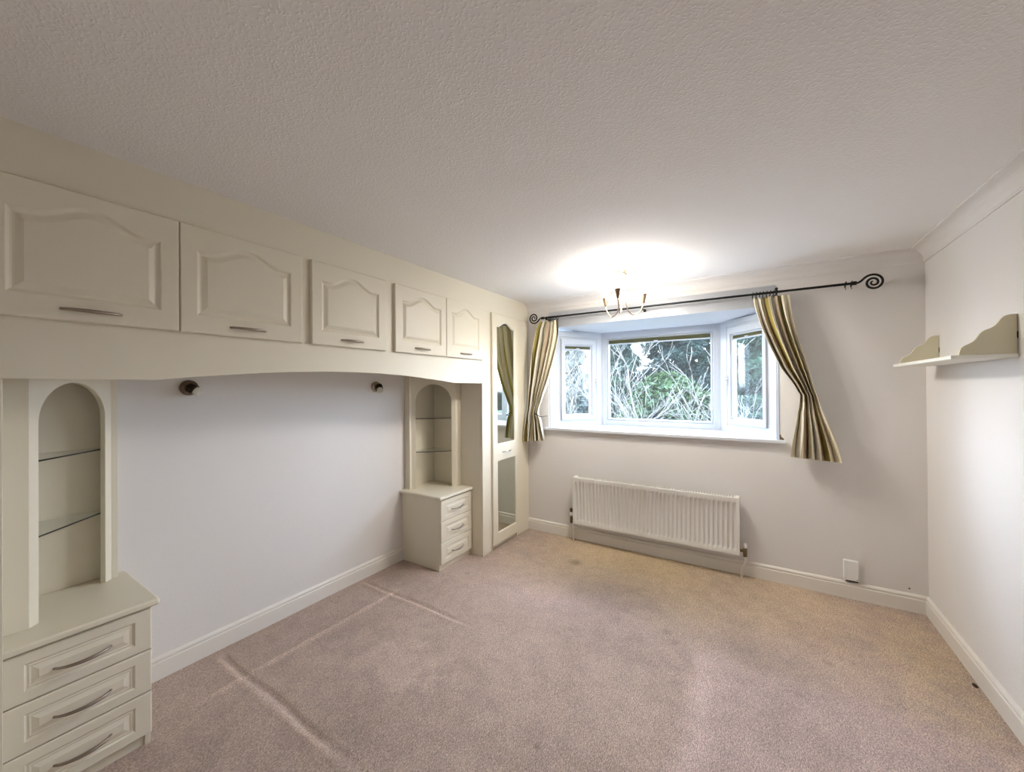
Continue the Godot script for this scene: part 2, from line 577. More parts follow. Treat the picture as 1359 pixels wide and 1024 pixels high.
func room() -> void:
	# carpet
	var st := begin(true)
	var nx := 300; var nz := 366
	for j in nz + 1:
		for i in nx + 1:
			var x := lerpf(FX0, FX1, float(i) / nx); var z := lerpf(FZ0, FZ1, float(j) / nz)
			st.set_uv(Vector2((x - FX0) / (FX1 - FX0), (z - FZ0) / (FZ1 - FZ0)))
			st.add_vertex(Vector3(x, floor_height(x, z), z))
	for j in nz:
		for i in nx:
			var a := j * (nx + 1) + i
			for k in [a, a + 1, a + nx + 2, a, a + nx + 2, a + nx + 1]:
				st.add_index(k)
	st.generate_normals()
	st.generate_tangents()
	var fl := obj("floor", st, M.carpet, self, false)
	fl.set_meta("kind", "structure")
	tag(fl, "beige cut-pile carpet with furniture dents and faint stains", "carpet")
	var sub := obj("underlay", bx(Vector3(FX0, -0.16, FZ0), Vector3(FX1, -0.02, FZ1)), M.lining, fl)

	struct("ceiling", bx(Vector3(XL - 0.12, H, ZB - 0.12), Vector3(XR + 0.12, H + 0.12, ZF + 0.12)), M.ceiling, "white stippled plaster ceiling above the bedroom", "ceiling")
	struct("wall_left", bx(Vector3(XL - 0.12, -0.1, ZB - 0.12), Vector3(XL, H + 0.05, ZF + 0.12)), M.wall, "off-white painted wall behind the fitted overbed cupboards", "wall")
	struct("wall_right", bx(Vector3(XR, -0.1, ZB - 0.12), Vector3(XR + 0.12, H + 0.05, ZF + 0.12)), M.wall, "off-white painted wall carrying the scalloped shelf", "wall")
	struct("wall_front", bx(Vector3(XL - 0.12, -0.1, ZF), Vector3(XR + 0.12, H + 0.05, ZF + 0.12)), M.wall, "off-white painted wall behind the viewer", "wall")
	st = begin()
	var t := 0.12
	box(st, Vector3(XL - 0.12, -0.1, ZB - t), Vector3(-1.75, H + 0.05, ZB))
	box(st, Vector3(0.14, -0.1, ZB - t), Vector3(XR + 0.12, H + 0.05, ZB))
	box(st, Vector3(-1.75, -0.1, ZB - t), Vector3(0.14, 1.03, ZB))
	box(st, Vector3(-1.75, 2.047, ZB - t), Vector3(0.14, H + 0.05, ZB))
	struct("wall_back", st, M.wall, "off-white painted wall round the bay window opening", "wall")

	# skirting boards
	skirting("baseboard_left", Vector3(XL, 0, -0.53), Vector3(XL, 0, -2.28), Vector3.RIGHT, "white skirting board below the left wall between the bedside chests")
	skirting("baseboard_back", Vector3(XF - 0.03, 0, ZB), Vector3(XR, 0, ZB), Vector3.BACK, "white skirting board under the window behind the radiator pipes")
	skirting("baseboard_right", Vector3(XR, 0, ZB), Vector3(XR, 0, ZF), Vector3.LEFT, "white skirting board along the right wall")
	# coving
	cove("trim_1", Vector3(XF, H, ZB), Vector3(XR, H, ZB), Vector3.BACK, "white plaster coving above the window wall")
	cove("trim_2", Vector3(XR, H, ZB), Vector3(XR, H, ZF), Vector3.LEFT, "white plaster coving above the right wall")

func sweep_profile(st: SurfaceTool, prof: PackedVector2Array, a: Vector3, b: Vector3, out: Vector3) -> void:
	prism(st, prof, 0.0, (b - a).length(), frame(a, out, Vector3.UP, (b - a).normalized()))

func skirting(called: String, a: Vector3, b: Vector3, out: Vector3, label: String) -> void:
	var st := begin()
	sweep_profile(st, PackedVector2Array([Vector2(0, -0.01), Vector2(0.018, -0.01), Vector2(0.018, 0.083), Vector2(0.016, 0.0855), Vector2(0.0125, 0.0865), Vector2(0.0125, 0.0915), Vector2(0.0145, 0.094), Vector2(0.0145, 0.101), Vector2(0.011, 0.106), Vector2(0.005, 0.111), Vector2(0, 0.112)]), a, b, out)
	struct(called, st, M.gloss, label, "skirting board")

func cove(called: String, a: Vector3, b: Vector3, out: Vector3, label: String) -> void:
	var st := begin()
	var p := PackedVector2Array([Vector2(0, 0.01), Vector2(0, -0.082), Vector2(0.006, -0.082), Vector2(0.008, -0.074)])
	for k in 9:
		var an := PI * 0.5 * k / 8.0
		p.append(Vector2(0.074 - 0.064 * cos(an), -0.072 + 0.064 * sin(an)))
	p.append(Vector2(0.082, -0.006)); p.append(Vector2(0.082, 0.01))
	sweep_profile(st, p, a, b, out)
	struct(called, st, M.ceil_smooth if M.has("ceil_smooth") else M.wall, label, "coving")

# ---------------------------------------------------------------- bay window
const BL := Vector2(-1.375, -3.95)
const BR := Vector2(-0.262, -3.95)
const JL := Vector2(-1.75, -3.468)
const JR := Vector2(0.14, -3.468)
const SILL := 1.052
const HEAD := 2.016

func bay() -> void:
	# soffit, slightly lower at the glass, and the roof over it
	var st := begin()
	var flat := [Vector2(-1.75, ZB), Vector2(0.14, ZB), Vector2(0.10, -3.6), Vector2(BR.x + 0.03, BR.y - 0.08), Vector2(BL.x - 0.03, BL.y - 0.08), Vector2(-1.71, -3.6)]
	var low: Array[Vector3] = []; var high: Array[Vector3] = []
	for p in flat:
		var y := lerpf(2.047, HEAD, clampf((ZB - p.y) / 0.492, 0, 1))
		low.append(Vector3(p.x, y, p.y)); high.append(Vector3(p.x, 2.2, p.y))
	var n := flat.size()
	for k in range(1, n - 1):
		tri(st, low[0], low[k], low[k + 1], Vector3.DOWN)
		tri(st, high[0], high[k], high[k + 1], Vector3.UP)
	for k in n:
		var j := (k + 1) % n
		quad(st, low[k], low[j], high[j], high[k], (low[k] + low[j]) * 0.5 - Vector3(-0.8, 2.1, -3.7))
	struct("trim_3", st, M.soffit, "white painted soffit over the bay window", "soffit")
	# sill board
	st = begin()
	var sp := PackedVector2Array([Vector2(-1.792, -3.424), Vector2(0.185, -3.424), Vector2(0.185, ZB + 0.001), Vector2(0.139, ZB + 0.001), Vector2(BR.x + 0.02, BR.y - 0.01), Vector2(BL.x - 0.02, BL.y - 0.01), Vector2(-1.749, ZB + 0.001), Vector2(-1.792, ZB + 0.001)])
	for k in sp.size(): sp[k].y = -sp[k].y
	prism(st, sp, 1.03, SILL, frame(Vector3.ZERO, Vector3.RIGHT, Vector3.FORWARD, Vector3.UP), 0.003)
	struct("trim_4", st, M.soffit, "white painted window sill board along the bay", "window sill")
	# outside wall under the bay
	st = begin()
	var up := PackedVector2Array([Vector2(-1.70, 3.56), Vector2(0.09, 3.56), Vector2(-0.25, 4.02), Vector2(-1.39, 4.02)])
	prism(st, up, -2.6, 1.029, frame(Vector3.ZERO, Vector3.RIGHT, Vector3.FORWARD, Vector3.UP))
	struct("trim_5", st, M.brick_out, "outside wall below the bay window", "wall")

	# centre light: fixed
	var xf := frame(Vector3(BL.x, 0, BL.y), Vector3.RIGHT, Vector3.UP, Vector3.BACK)
	var w := BR.x - BL.x
	window("window_1", xf, w, 0.078, w - 0.083, 1.125, 1.935, false, 0.0, "large fixed centre pane of the white bay window")
	# left light and right light: casements
	var d := Vector3(BL.x - JL.x, 0, BL.y - JL.y)
	xf = frame(Vector3(JL.x, 0, JL.y), d.normalized(), Vector3.UP, d.normalized().cross(Vector3.UP))
	window("window_2", xf, d.length(), 0.18, 0.475, 1.173, 1.872, true, 0.535, "narrow casement on the left of the white bay window")
	d = Vector3(JR.x - BR.x, 0, JR.y - BR.y)
	xf = frame(Vector3(BR.x, 0, BR.y), d.normalized(), Vector3.UP, d.normalized().cross(Vector3.UP))
	window("window_3", xf, d.length(), 0.157, 0.487, 1.18, 1.885, true, 0.105, "narrow casement on the right of the white bay window")

func window(called: String, xf: Transform3D, w: float, g0: float, g1: float, y0: float, y1: float, opens: bool, handle_at: float, label: String) -> void:
	var win := Node3D.new()
	put(self, win, called)
	win.set_meta("kind", "structure")
	tag(win, label, "window")
	var st := begin()
	var lo := Vector2(0, SILL - 0.004); var hi := Vector2(w, HEAD + 0.01)
	if opens:
		var sl := Vector2(g0 - 0.05, y0 - 0.055); var sh := Vector2(g1 + 0.05, y1 + 0.072)
		ring(st, lo, hi, sl + Vector2(0.012, 0.012), sh - Vector2(0.012, 0.012), -0.06, 0.0, 0.003, xf)
		ring(st, lo + Vector2(0.004, 0.0), hi - Vector2(0.004, 0.0), sl - Vector2(0.022, 0.022), sh + Vector2(0.022, 0.022), 0.0, 0.006, 0.003, xf)
		obj("window_frame", st, M.upvc, win)
		st = begin()
		ring(st, sl, sh, Vector2(g0 - 0.014, y0 - 0.014), Vector2(g1 + 0.014, y1 + 0.014), -0.04, 0.018, 0.004, xf)
		ring(st, Vector2(g0 - 0.016, y0 - 0.016), Vector2(g1 + 0.016, y1 + 0.016), Vector2(g0, y0), Vector2(g1, y1), -0.035, 0.008, 0.006, xf)
		obj("sash", st, M.upvc, win)
	else:
		ring(st, lo, hi, Vector2(g0 - 0.02, y0 - 0.02), Vector2(g1 + 0.02, y1 + 0.02), -0.06, 0.0, 0.004, xf)
		ring(st, Vector2(g0 - 0.022, y0 - 0.022), Vector2(g1 + 0.022, y1 + 0.022), Vector2(g0, y0), Vector2(g1, y1), -0.05, -0.008, 0.007, xf)
		obj("window_frame", st, M.upvc, win)
		for x in [0.0, w]:
			st = begin()
			box(st, Vector3(x - 0.030, lo.y, -0.062), Vector3(x + 0.030, hi.y, 0.004), 0.004, xf)
			obj("corner_post", st, M.upvc, win)
	st = begin()
	box(st, Vector3(g0 - 0.01, y0 - 0.01, -0.026), Vector3(g1 + 0.01, y1 + 0.01, -0.022), 0.0, xf)
	obj("pane", st, M.pane, win)
	if opens:
		st = begin()
		var hy := 1.50
		box(st, Vector3(handle_at - 0.012, hy - 0.05, 0.016), Vector3(handle_at + 0.012, hy + 0.05, 0.027), 0.004, xf)
		box(st, Vector3(handle_at - 0.008, hy - 0.115, 0.036), Vector3(handle_at + 0.008, hy + 0.012, 0.048), 0.004, xf)
		box(st, Vector3(handle_at - 0.008, hy - 0.008, 0.025), Vector3(handle_at + 0.008, hy + 0.012, 0.04), 0.003, xf)
		var hd := obj("window_handle", st, M.upvc, win)
		st = begin()
		lathe(st, [Vector2(0.0055, 0.0), Vector2(0.0055, 0.002), Vector2(0, 0.002)], xf * aim(Vector3(handle_at, hy + 0.03, 0.0268), Vector3(0, 0, 1)), 12)
		obj("keyhole", st, M.dark, hd)
	# pleated blind pulled right up at the head of the glass
	var c := Vector3((g0 + g1) * 0.5, y1, 0)
	var bl := thing("pleated_blind", {"window_1": "wide olive pleated blind raised to the top of the centre pane", "window_2": "narrow olive pleated blind raised at the left casement", "window_3": "narrow olive pleated blind raised at the right casement"}[called], "blind")
	st = begin()
	var hgt := 0.034 if not opens else 0.026
	var pp := PackedVector2Array()
	var cnt := 6
	for k in cnt + 1:
		pp.append(Vector2(-0.006 if k % 2 == 0 else 0.001, y1 - hgt * k / cnt))
	for k in range(cnt, -1, -1):
		pp.append(Vector2(-0.015 if k % 2 == 0 else -0.008, y1 - hgt * k / cnt))
	prism(st, pp, g0 + 0.002, g1 - 0.002, frame(xf.origin, xf.basis.z, Vector3.UP, xf.basis.x))
	obj("pleated_fabric", st, M.blind, bl)
	st = begin()
	box(st, Vector3(g0 + 0.001, y1 - hgt - 0.012, -0.016), Vector3(g1 - 0.001, y1 - hgt, 0.002), 0.003, xf)
	box(st, Vector3(c.x - 0.02, y1 - hgt - 0.003, 0.0), Vector3(c.x + 0.02, y1 - hgt + 0.009, 0.008), 0.003, xf)
	obj("bottom_rail", st, M.upvc, bl)

# ---------------------------------------------------------------- fitted cupboards
# frame for faces that look into the room (+x): u runs towards the window (-z), v up, n into the room
func face(x: float) -> Transform3D:
	return frame(Vector3(x, 0, 0), Vector3(0, 0, -1), Vector3.UP, Vector3.RIGHT)

const ROUT := [[0.003, -0.0012], [0.010, -0.0070], [0.015, -0.0085], [0.020, -0.0075], [0.033, -0.0022], [0.038, -0.0006]]

func fitted_furniture() -> void:
	# the bridging frame: arched pelmet, rails and stiles over the bed space
	var br := thing("bridging_frame", "cream bridging frame with arched pelmet spanning between the two wardrobes", "fitted frame", Vector3.ZERO)
	var st := begin()
	var arch := PackedVector2Array([Vector2(0.09, 1.69), Vector2(0.09, 1.49), Vector2(0.50, 1.49)])
	for k in 41:
		var t := k / 40.0
		arch.append(Vector2(lerpf(0.53, 2.29, t), 1.49 + 0.057 * pow(sin(PI * t), 0.9)))
	arch.append(Vector2(2.66, 1.49)); arch.append(Vector2(2.66, 1.69))
	prism(st, arch, -0.02, 0.0, face(XF), 0.0015)
	obj("arched_pelmet", st, M.cream, br)
	obj("top_rail", bx(Vector3(XF - 0.02, 2.125, ZB + 0.001), Vector3(XF, H, 0.5)), M.cream, br)
	for s in [[0.085, 0.125], [1.085, 1.16], [1.62, 1.712], [2.645, 2.66]]:
		obj("stile", bx(Vector3(XF - 0.02, 1.69, -s[1]), Vector3(XF, 2.125, -s[0])), M.cream, br)

	var lab := ["widest cream overhead cupboard nearest the viewer, cut by the picture's left edge", "cream overhead cupboard second from the left, above the near wall lamp", "cream overhead cupboard in the middle, standing alone between two gaps", "cream overhead cupboard above the far arched display niche's left side", "narrowest-looking cream overhead cupboard beside the mirrored wardrobe"]
	var spans := [[0.112, 0.5965], [0.5995, 1.096], [1.146, 1.631], [1.701, 2.190], [2.193, 2.655]]
	for k in 5:
		var a: float = spans[k][0]; var b: float = spans[k][1]
		var cab := thing("overhead_cupboard", lab[k], "cupboard", Vector3(0, 0, 0), "overhead cupboards above the bed space")
		st = begin()
		var bl := Vector3(XL + 0.002, 1.67, -b - 0.0005); var bh := Vector3(XF - 0.0215, 2.29, -a + 0.0005)
		if k == 0: bh.z = -0.1665
		box(st, bl, bh)
		obj("cupboard_body", st, M.cream, cab)
		st = begin()
		var lo := Vector2(a, 1.688); var hi := Vector2(b, 2.134)
		var r := 0.004
		var li := lo + Vector2(r, r); var hi2 := hi - Vector2(r, r)
		var sh: float = 0.055
		var line := cathedral(Vector2(a + sh, 1.763), Vector2(b - sh, 2.036), 0.052, 0.055)
		routed(st, li, hi2, line, ROUT, 0.020, face(XF))
		slab(st, li, hi2, 0.0005, 0.020, r, face(XF))
		var dr := obj("cupboard_door", st, M.cream, cab)
		st = begin(true)
		var m := (a + b) * 0.5
		bow(st, Vector3(XD, 1.727, -m + 0.074), Vector3(XD, 1.727, -m - 0.074), Vector3.RIGHT, 0.024, 0.0056, Vector3(0, -0.002, 0))
		obj("handle", st, M.steel, dr)

	# far wardrobe with the mirrored door
	var wd := thing("wardrobe", "tall cream fitted wardrobe with a two-pane mirrored door beside the window wall", "wardrobe", Vector3(0, 0, 0))
	obj("side_panel", bx(Vector3(XL + 0.001, 0.0, -2.679), Vector3(XF - 0.021, H - 0.001, -2.66)), M.cream, wd)
	obj("stile", bx(Vector3(XF - 0.02, 0.0, -2.80), Vector3(XF, 2.1245, -2.6601), 0.001), M.cream, wd)
	obj("plinth", bx(Vector3(XF - 0.03, 0.0, -3.215), Vector3(XF - 0.012, 0.12, -2.80)), M.cream, wd)
	obj("wardrobe_body", bx(Vector3(XL + 0.001, 0.03, ZB + 0.001), Vector3(XF - 0.022, 2.29, -2.682)), M.cream, wd)
	obj("end_stile", bx(Vector3(XF - 0.02, 0.0, ZB + 0.001), Vector3(XF - 0.002, 2.1245, -3.2155), 0.001), M.cream, wd)
	st = begin()
	var fx := face(XF)
	var a := 2.789; var b := 3.209
	var r := 0.004
	var edge := [[0.004, -0.003], [0.010, -0.010]]
	var up := cathedral(Vector2(2.860, 0.935), Vector2(3.168, 2.012), 0.045, 0.03)
	var dn := rect(Vector2(2.862, 0.140), Vector2(3.181, 0.792))
	var m1 := routed(st, Vector2(a + r, 0.865), Vector2(b - r, 2.117), up, edge, 0.020, fx, false)
	var m2 := routed(st, Vector2(a + r, 0.049), Vector2(b - r, 0.865), dn, edge, 0.020, fx, false)
	slab(st, Vector2(a + r, 0.049), Vector2(b - r, 2.117), 0.0005, 0.020, r, fx)
	var door := obj("mirrored_door", st, M.cream, wd)
	for m in [m1, m2]:
		st = begin()
		prism(st, inset(m, -0.001), 0.003, 0.0095, fx)
		obj("mirror", st, M.mirror, door)
	st = begin(true)
	bow(st, Vector3(XD, 0.866, -2.93), Vector3(XD, 0.866, -3.075), Vector3.RIGHT, 0.026, 0.0052, Vector3(0, -0.004, 0))
	obj("handle", st, M.chrome, door)

	# near wardrobe, only its end filler is in the picture
	var nw := thing("wardrobe", "cream fitted wardrobe at the picture's left edge, nearly all out of frame", "wardrobe", Vector3(0, 0, 0))
	obj("wardrobe_body", bx(Vector3(XL + 0.001, 0.0, -0.165), Vector3(XF - 0.022, 2.29, 0.5)), M.cream, nw)
	obj("stile", bx(Vector3(XF - 0.02, 0.0, -0.165), Vector3(XF, 1.489, -0.09), 0.001), M.cream, nw)
	st = begin()
	var nlo := Vector2(-0.496, 0.049); var nhi := Vector2(0.08, 2.117)
	routed(st, nlo, nhi, cathedral(nlo + Vector2(0.07, 0.09), nhi - Vector2(0.07, 0.105), 0.045, 0.05), ROUT, 0.02, fx)
	slab(st, nlo, nhi, 0.0005, 0.02, r, fx)
	obj("wardrobe_door", st, M.cream, nw)

# a chest of three drawers against a wardrobe side at z0, reaching to z1; dz points from the wardrobe to the bed space; and the corner display niche above it
func bedside(which: String, z0: float, z1: float, dz: int) -> void:
	var near := which == "near"
	var ch := thing("bedside_chest", "cream three-drawer bedside chest in the near left corner, cut by the frame" if near else "cream three-drawer bedside chest beside the mirrored wardrobe", "bedside chest", Vector3(0, 0, 0), "matching cream bedside chests")
	var za: float = min(z0, z1); var zb: float = max(z0, z1)
	var s := float(dz)
	var e := 0.001 * s
	var st := begin()
	box(st, Vector3(XL + 0.001, 0.0, min(z1, z1 - 0.018 * s)), Vector3(-2.123, 0.5665, max(z1, z1 - 0.018 * s)), 0.001)
	obj("side_panel", st, M.cream, ch)
	box_part(ch, "chest_body", Vector3(XL + 0.001, 0.045, z0 + 0.002 * s), Vector3(-2.126, 0.566, z1 - 0.019 * s))
	box_part(ch, "plinth", Vector3(-2.16, 0.0, z0 + 0.002 * s), Vector3(-2.130, 0.046, z1 - 0.0185 * s))
	st = begin()
	var wlo := Vector3(XL + 0.001, 0.567, min(z0 + e, z1 + 0.022 * s)); var whi := Vector3(-2.088, 0.592, max(z0 + e, z1 + 0.022 * s))
	box(st, wlo, whi, 0.006)
	obj("worktop", st, M.worktop, ch)
	for d in [[0.392, 0.558], [0.222, 0.388], [0.050, 0.218]]:
		var dr_lo := Vector2(-zb + 0.003, d[0]); var dr_hi := Vector2(-za - 0.003, d[1])
		if near: dr_hi.x = -za
		st = begin()
		var r := 0.004
		var li := dr_lo + Vector2(r, r); var hi2 := dr_hi - Vector2(r, r)
		routed(st, li, hi2, rect(dr_lo + Vector2(0.05, 0.036), dr_hi - Vector2(0.05, 0.036)), [[0.002, -0.002], [0.004, -0.0045], [0.007, -0.0055], [0.010, -0.0045], [0.012, -0.0040], [0.015, -0.0052], [0.017, -0.0052], [0.031, -0.0012], [0.033, -0.0003]], 0.0, face(-2.104))
		slab(st, li, hi2, -0.0205, 0.0, r, face(-2.104))
		var dr := obj("drawer", st, M.cream, ch)
		st = begin(true)
		var m: float = -(za + zb) * 0.5
		bow(st, Vector3(-2.104, (d[0] + d[1]) * 0.5 - 0.006, -m + 0.072), Vector3(-2.104, (d[0] + d[1]) * 0.5 - 0.006, -m - 0.072), Vector3.RIGHT, 0.026, 0.0052, Vector3(0, -0.004, 0))
		obj("handle", st, M.steel, dr)

	# corner display niche: end panel, diagonal arched front, filler, back, glass shelves
	var ni := thing("display_niche", "cream corner display niche with arched front above the near bedside chest" if near else "cream corner display niche with arched front above the far bedside chest", "display unit", Vector3(0, 0, 0), "arched corner display niches")
	var A := Vector3(-2.49, 0, -0.507 if near else -2.324)
	var B := Vector3(-2.225, 0, -0.242 if near else -2.589)
	var y0 := 0.5925; var y1 := 1.66
	box_part(ni, "end_panel", Vector3(XL + 0.001, y0, A.z), Vector3(A.x, y1, A.z + 0.022 * s))
	box_part(ni, "filler_strip", Vector3(B.x - 0.018, y0, z0 + 0.001 * s), Vector3(B.x, y1, B.z))
	box_part(ni, "back_panel", Vector3(XL + 0.0012, y0, z0 + 0.010 * s), Vector3(XL + 0.009, y1, A.z - e))
	box_part(ni, "rear_panel", Vector3(XL + 0.0095, y0, z0 + 0.001 * s), Vector3(B.x - 0.019, y1, z0 + 0.009 * s))
	var dir := (B - A).normalized()
	var L := (B - A).length()
	var nrm := Vector3(1, 0, s).normalized()
	var xf := frame(A, dir, Vector3.UP, nrm)
	var fr := PackedVector2Array()
	var u0 := 0.034; var u1 := L - 0.036
	fr.append_array(PackedVector2Array([Vector2(u0, y0), Vector2(0, y0), Vector2(0, y1), Vector2(L, y1), Vector2(L, y0), Vector2(u1, y0)]))
	var rad := (u1 - u0) * 0.5
	var cx := (u0 + u1) * 0.5
	for k in 29:
		var t := PI * k / 28.0
		fr.append(Vector2(cx + rad * cos(t), 1.332 + (1.484 - 1.332) * sin(t)))
	st = begin()
	prism(st, fr, -0.018, 0.0, xf)
	obj("arched_front", st, M.cream, ni)
	# glass shelves: triangles between the front and the corner
	for y in [0.905 if near else 0.902, 1.19]:
		var c0 := A - nrm * 0.022; var c1 := B - nrm * 0.022
		var q := [Vector2(c0.x, -c0.z), Vector2(c1.x, -c1.z), Vector2(B.x - 0.03, -(z0 + 0.011 * s)), Vector2(XL + 0.011, -(z0 + 0.011 * s)), Vector2(XL + 0.011, -(A.z - 0.002 * s))]
		st = begin()
		prism(st, PackedVector2Array(q), y - 0.006, y, frame(Vector3.ZERO, Vector3.RIGHT, Vector3.FORWARD, Vector3.UP))
		var gl := obj("glass_shelf", st, M.shelf_glass, ni)
		st = begin()
		var m0 := c0 + nrm * 0.0012; var m1 := c1 + nrm * 0.0012
		prism(st, PackedVector2Array([Vector2(c0.x, -c0.z), Vector2(c1.x, -c1.z), Vector2(m1.x, -m1.z), Vector2(m0.x, -m0.z)]), y - 0.006, y, frame(Vector3.ZERO, Vector3.RIGHT, Vector3.FORWARD, Vector3.UP))
		obj("polished_edge", st, M.glass_edge, gl)

func box_part(parent: Node, called: String, a: Vector3, b: Vector3, m: Material = null) -> MeshInstance3D:
	var lo := Vector3(min(a.x, b.x), min(a.y, b.y), min(a.z, b.z)); var hi := Vector3(max(a.x, b.x), max(a.y, b.y), max(a.z, b.z))
	return obj(called, bx(lo, hi, 0.0008), m if m else M.cream, parent)

# ---------------------------------------------------------------- radiator
func radiator() -> void:
	var x0 := -1.455; var x1 := -0.108; var y0 := 0.177; var y1 := 0.607; var zf := -3.352
	var ra := thing("radiator", "white ribbed panel radiator on the wall under the bay window", "radiator", Vector3(0, 0, 0))
	var st := begin(true)
	var xs: Array[float] = []; var hs: Array[float] = []
	var n := 40
	var m0 := x0 + 0.018; var pitch := (x1 - x0 - 0.036) / n
	xs.append(x0); hs.append(0.0)
	for k in n:
		var c := m0 + pitch * (k + 0.5)
		for q in [[-0.5, 0.0], [-0.40, 0.0], [-0.31, -1.0], [0.31, -1.0], [0.40, 0.0]]:
			xs.append(c + pitch * q[0]); hs.append(q[1])
	xs.append(x1 - 0.018); hs.append(0.0)
	xs.append(x1); hs.append(0.0)
	var ys := [[y0, 0.0], [y0 + 0.035, 0.0], [y0 + 0.043, 0.5], [y0 + 0.052, 1.0], [y1 - 0.052, 1.0], [y1 - 0.043, 0.5], [y1 - 0.035, 0.0], [y1, 0.0]]
	var w := xs.size()
	for yy in ys:
		for k in w:
			st.add_vertex(Vector3(xs[k], yy[0], zf + 0.010 * hs[k] * yy[1]))
	for j in ys.size() - 1:
		for k in w - 1:
			var a := j * w + k
			for i in [a, a + w + 1, a + 1, a, a + w, a + w + 1]:
				st.add_index(i)
	obj("ribbed_panel", st, M.radiator, ra)
	st = begin()
	box(st, Vector3(x0, y0, -3.366), Vector3(x1, y0 + 0.03, zf - 0.0005), 0.002)
	box(st, Vector3(x0, y1 - 0.03, -3.366), Vector3(x1, y1 + 0.001, zf - 0.0005), 0.002)
	box(st, Vector3(x0, y0, -3.366), Vector3(x0 + 0.006, y1, zf - 0.0005), 0.002)
	box(st, Vector3(x1 - 0.006, y0, -3.366), Vector3(x1, y1, zf - 0.0005), 0.002)
	obj("panel_rim", st, M.radiator, ra)
	obj("back_panel", bx(Vector3(x0 + 0.002, y0 + 0.004, -3.425), Vector3(x1 - 0.002, y1 - 0.012, -3.416), 0.002), M.radiator, ra)
	for x in [x0, x1 - 0.03]:
		obj("end_cap", bx(Vector3(x, y0 + 0.02, -3.427), Vector3(x + 0.03, y1 + 0.004, -3.366), 0.003), M.radiator, ra)
	st = begin()
	for k in 66:
		var x := lerpf(x0 + 0.034, x1 - 0.034, k / 65.0)
		box(st, Vector3(x - 0.0022, y1 - 0.02, -3.42), Vector3(x + 0.0022, y1 + 0.001, -3.366))
	var gr := obj("top_grille", st, M.radiator, ra)
	gr.set_meta("kind", "stuff")
	# convector fins between the panels
	obj("convector", bx(Vector3(x0 + 0.04, y0 + 0.05, -3.41), Vector3(x1 - 0.04, y1 - 0.03, -3.372)), M.grille, ra)
	# valves and tails
	for side in [[x0 - 0.035, true], [x1 + 0.033, false]]:
		var vx: float = side[0]; var left: bool = side[1]
		var inx: float = x0 if left else x1
		st = begin(true)
		var zc := -3.395
		tube(st, [Vector3(inx, 0.205, zc), Vector3(vx, 0.205, zc)], 0.011, 12)
		tube(st, [Vector3(vx, 0.165, zc), Vector3(vx, 0.228, zc)], 0.014, 12)
		var v := obj("valve", st, M.brass, ra)
		st = begin(true)
		tube(st, [Vector3(vx, 0.228, zc), Vector3(vx, 0.234, zc), Vector3(vx, 0.262, zc), Vector3(vx, 0.268, zc)], [0.010, 0.0145, 0.0135, 0.008], 12)
		obj("valve_cap", st, M.white_plastic, v)
		if left:
			st = begin(true)
			tube(st, [Vector3(vx, 0.266, zc), Vector3(vx, 0.272, zc), Vector3(vx, 0.296, zc), Vector3(vx, 0.302, zc)], [0.009, 0.014, 0.014, 0.009], 12)
			obj("lockshield_head", st, M.brass, v)
		st = begin(true)
		var px := vx + (0.022 if left else -0.024)
		tube(st, [Vector3(vx, 0.168, zc), Vector3(vx, 0.125, zc), Vector3(lerpf(vx, px, 0.25), 0.108, zc), Vector3(lerpf(vx, px, 0.8), 0.095, zc), Vector3(px, 0.078, zc), Vector3(px, -0.005, zc)], 0.0085, 10)
		obj("pipe_tail", st, M.gloss, ra)

# ---------------------------------------------------------------- curtains and pole
func cr(pts: Array, v: float) -> float:
	# piecewise smooth interpolation through [v, x] pairs
	if v <= pts[0][0]: return pts[0][1]
	for k in pts.size() - 1:
		if v <= pts[k + 1][0]:
			var p0: float = pts[max(k - 1, 0)][1]; var p1: float = pts[k][1]; var p2: float = pts[k + 1][1]; var p3: float = pts[min(k + 2, pts.size() - 1)][1]
			return cubic_interpolate(p1, p2, p0, p3, (v - pts[k][0]) / (pts[k + 1][0] - pts[k][0]))
	return pts[-1][1]

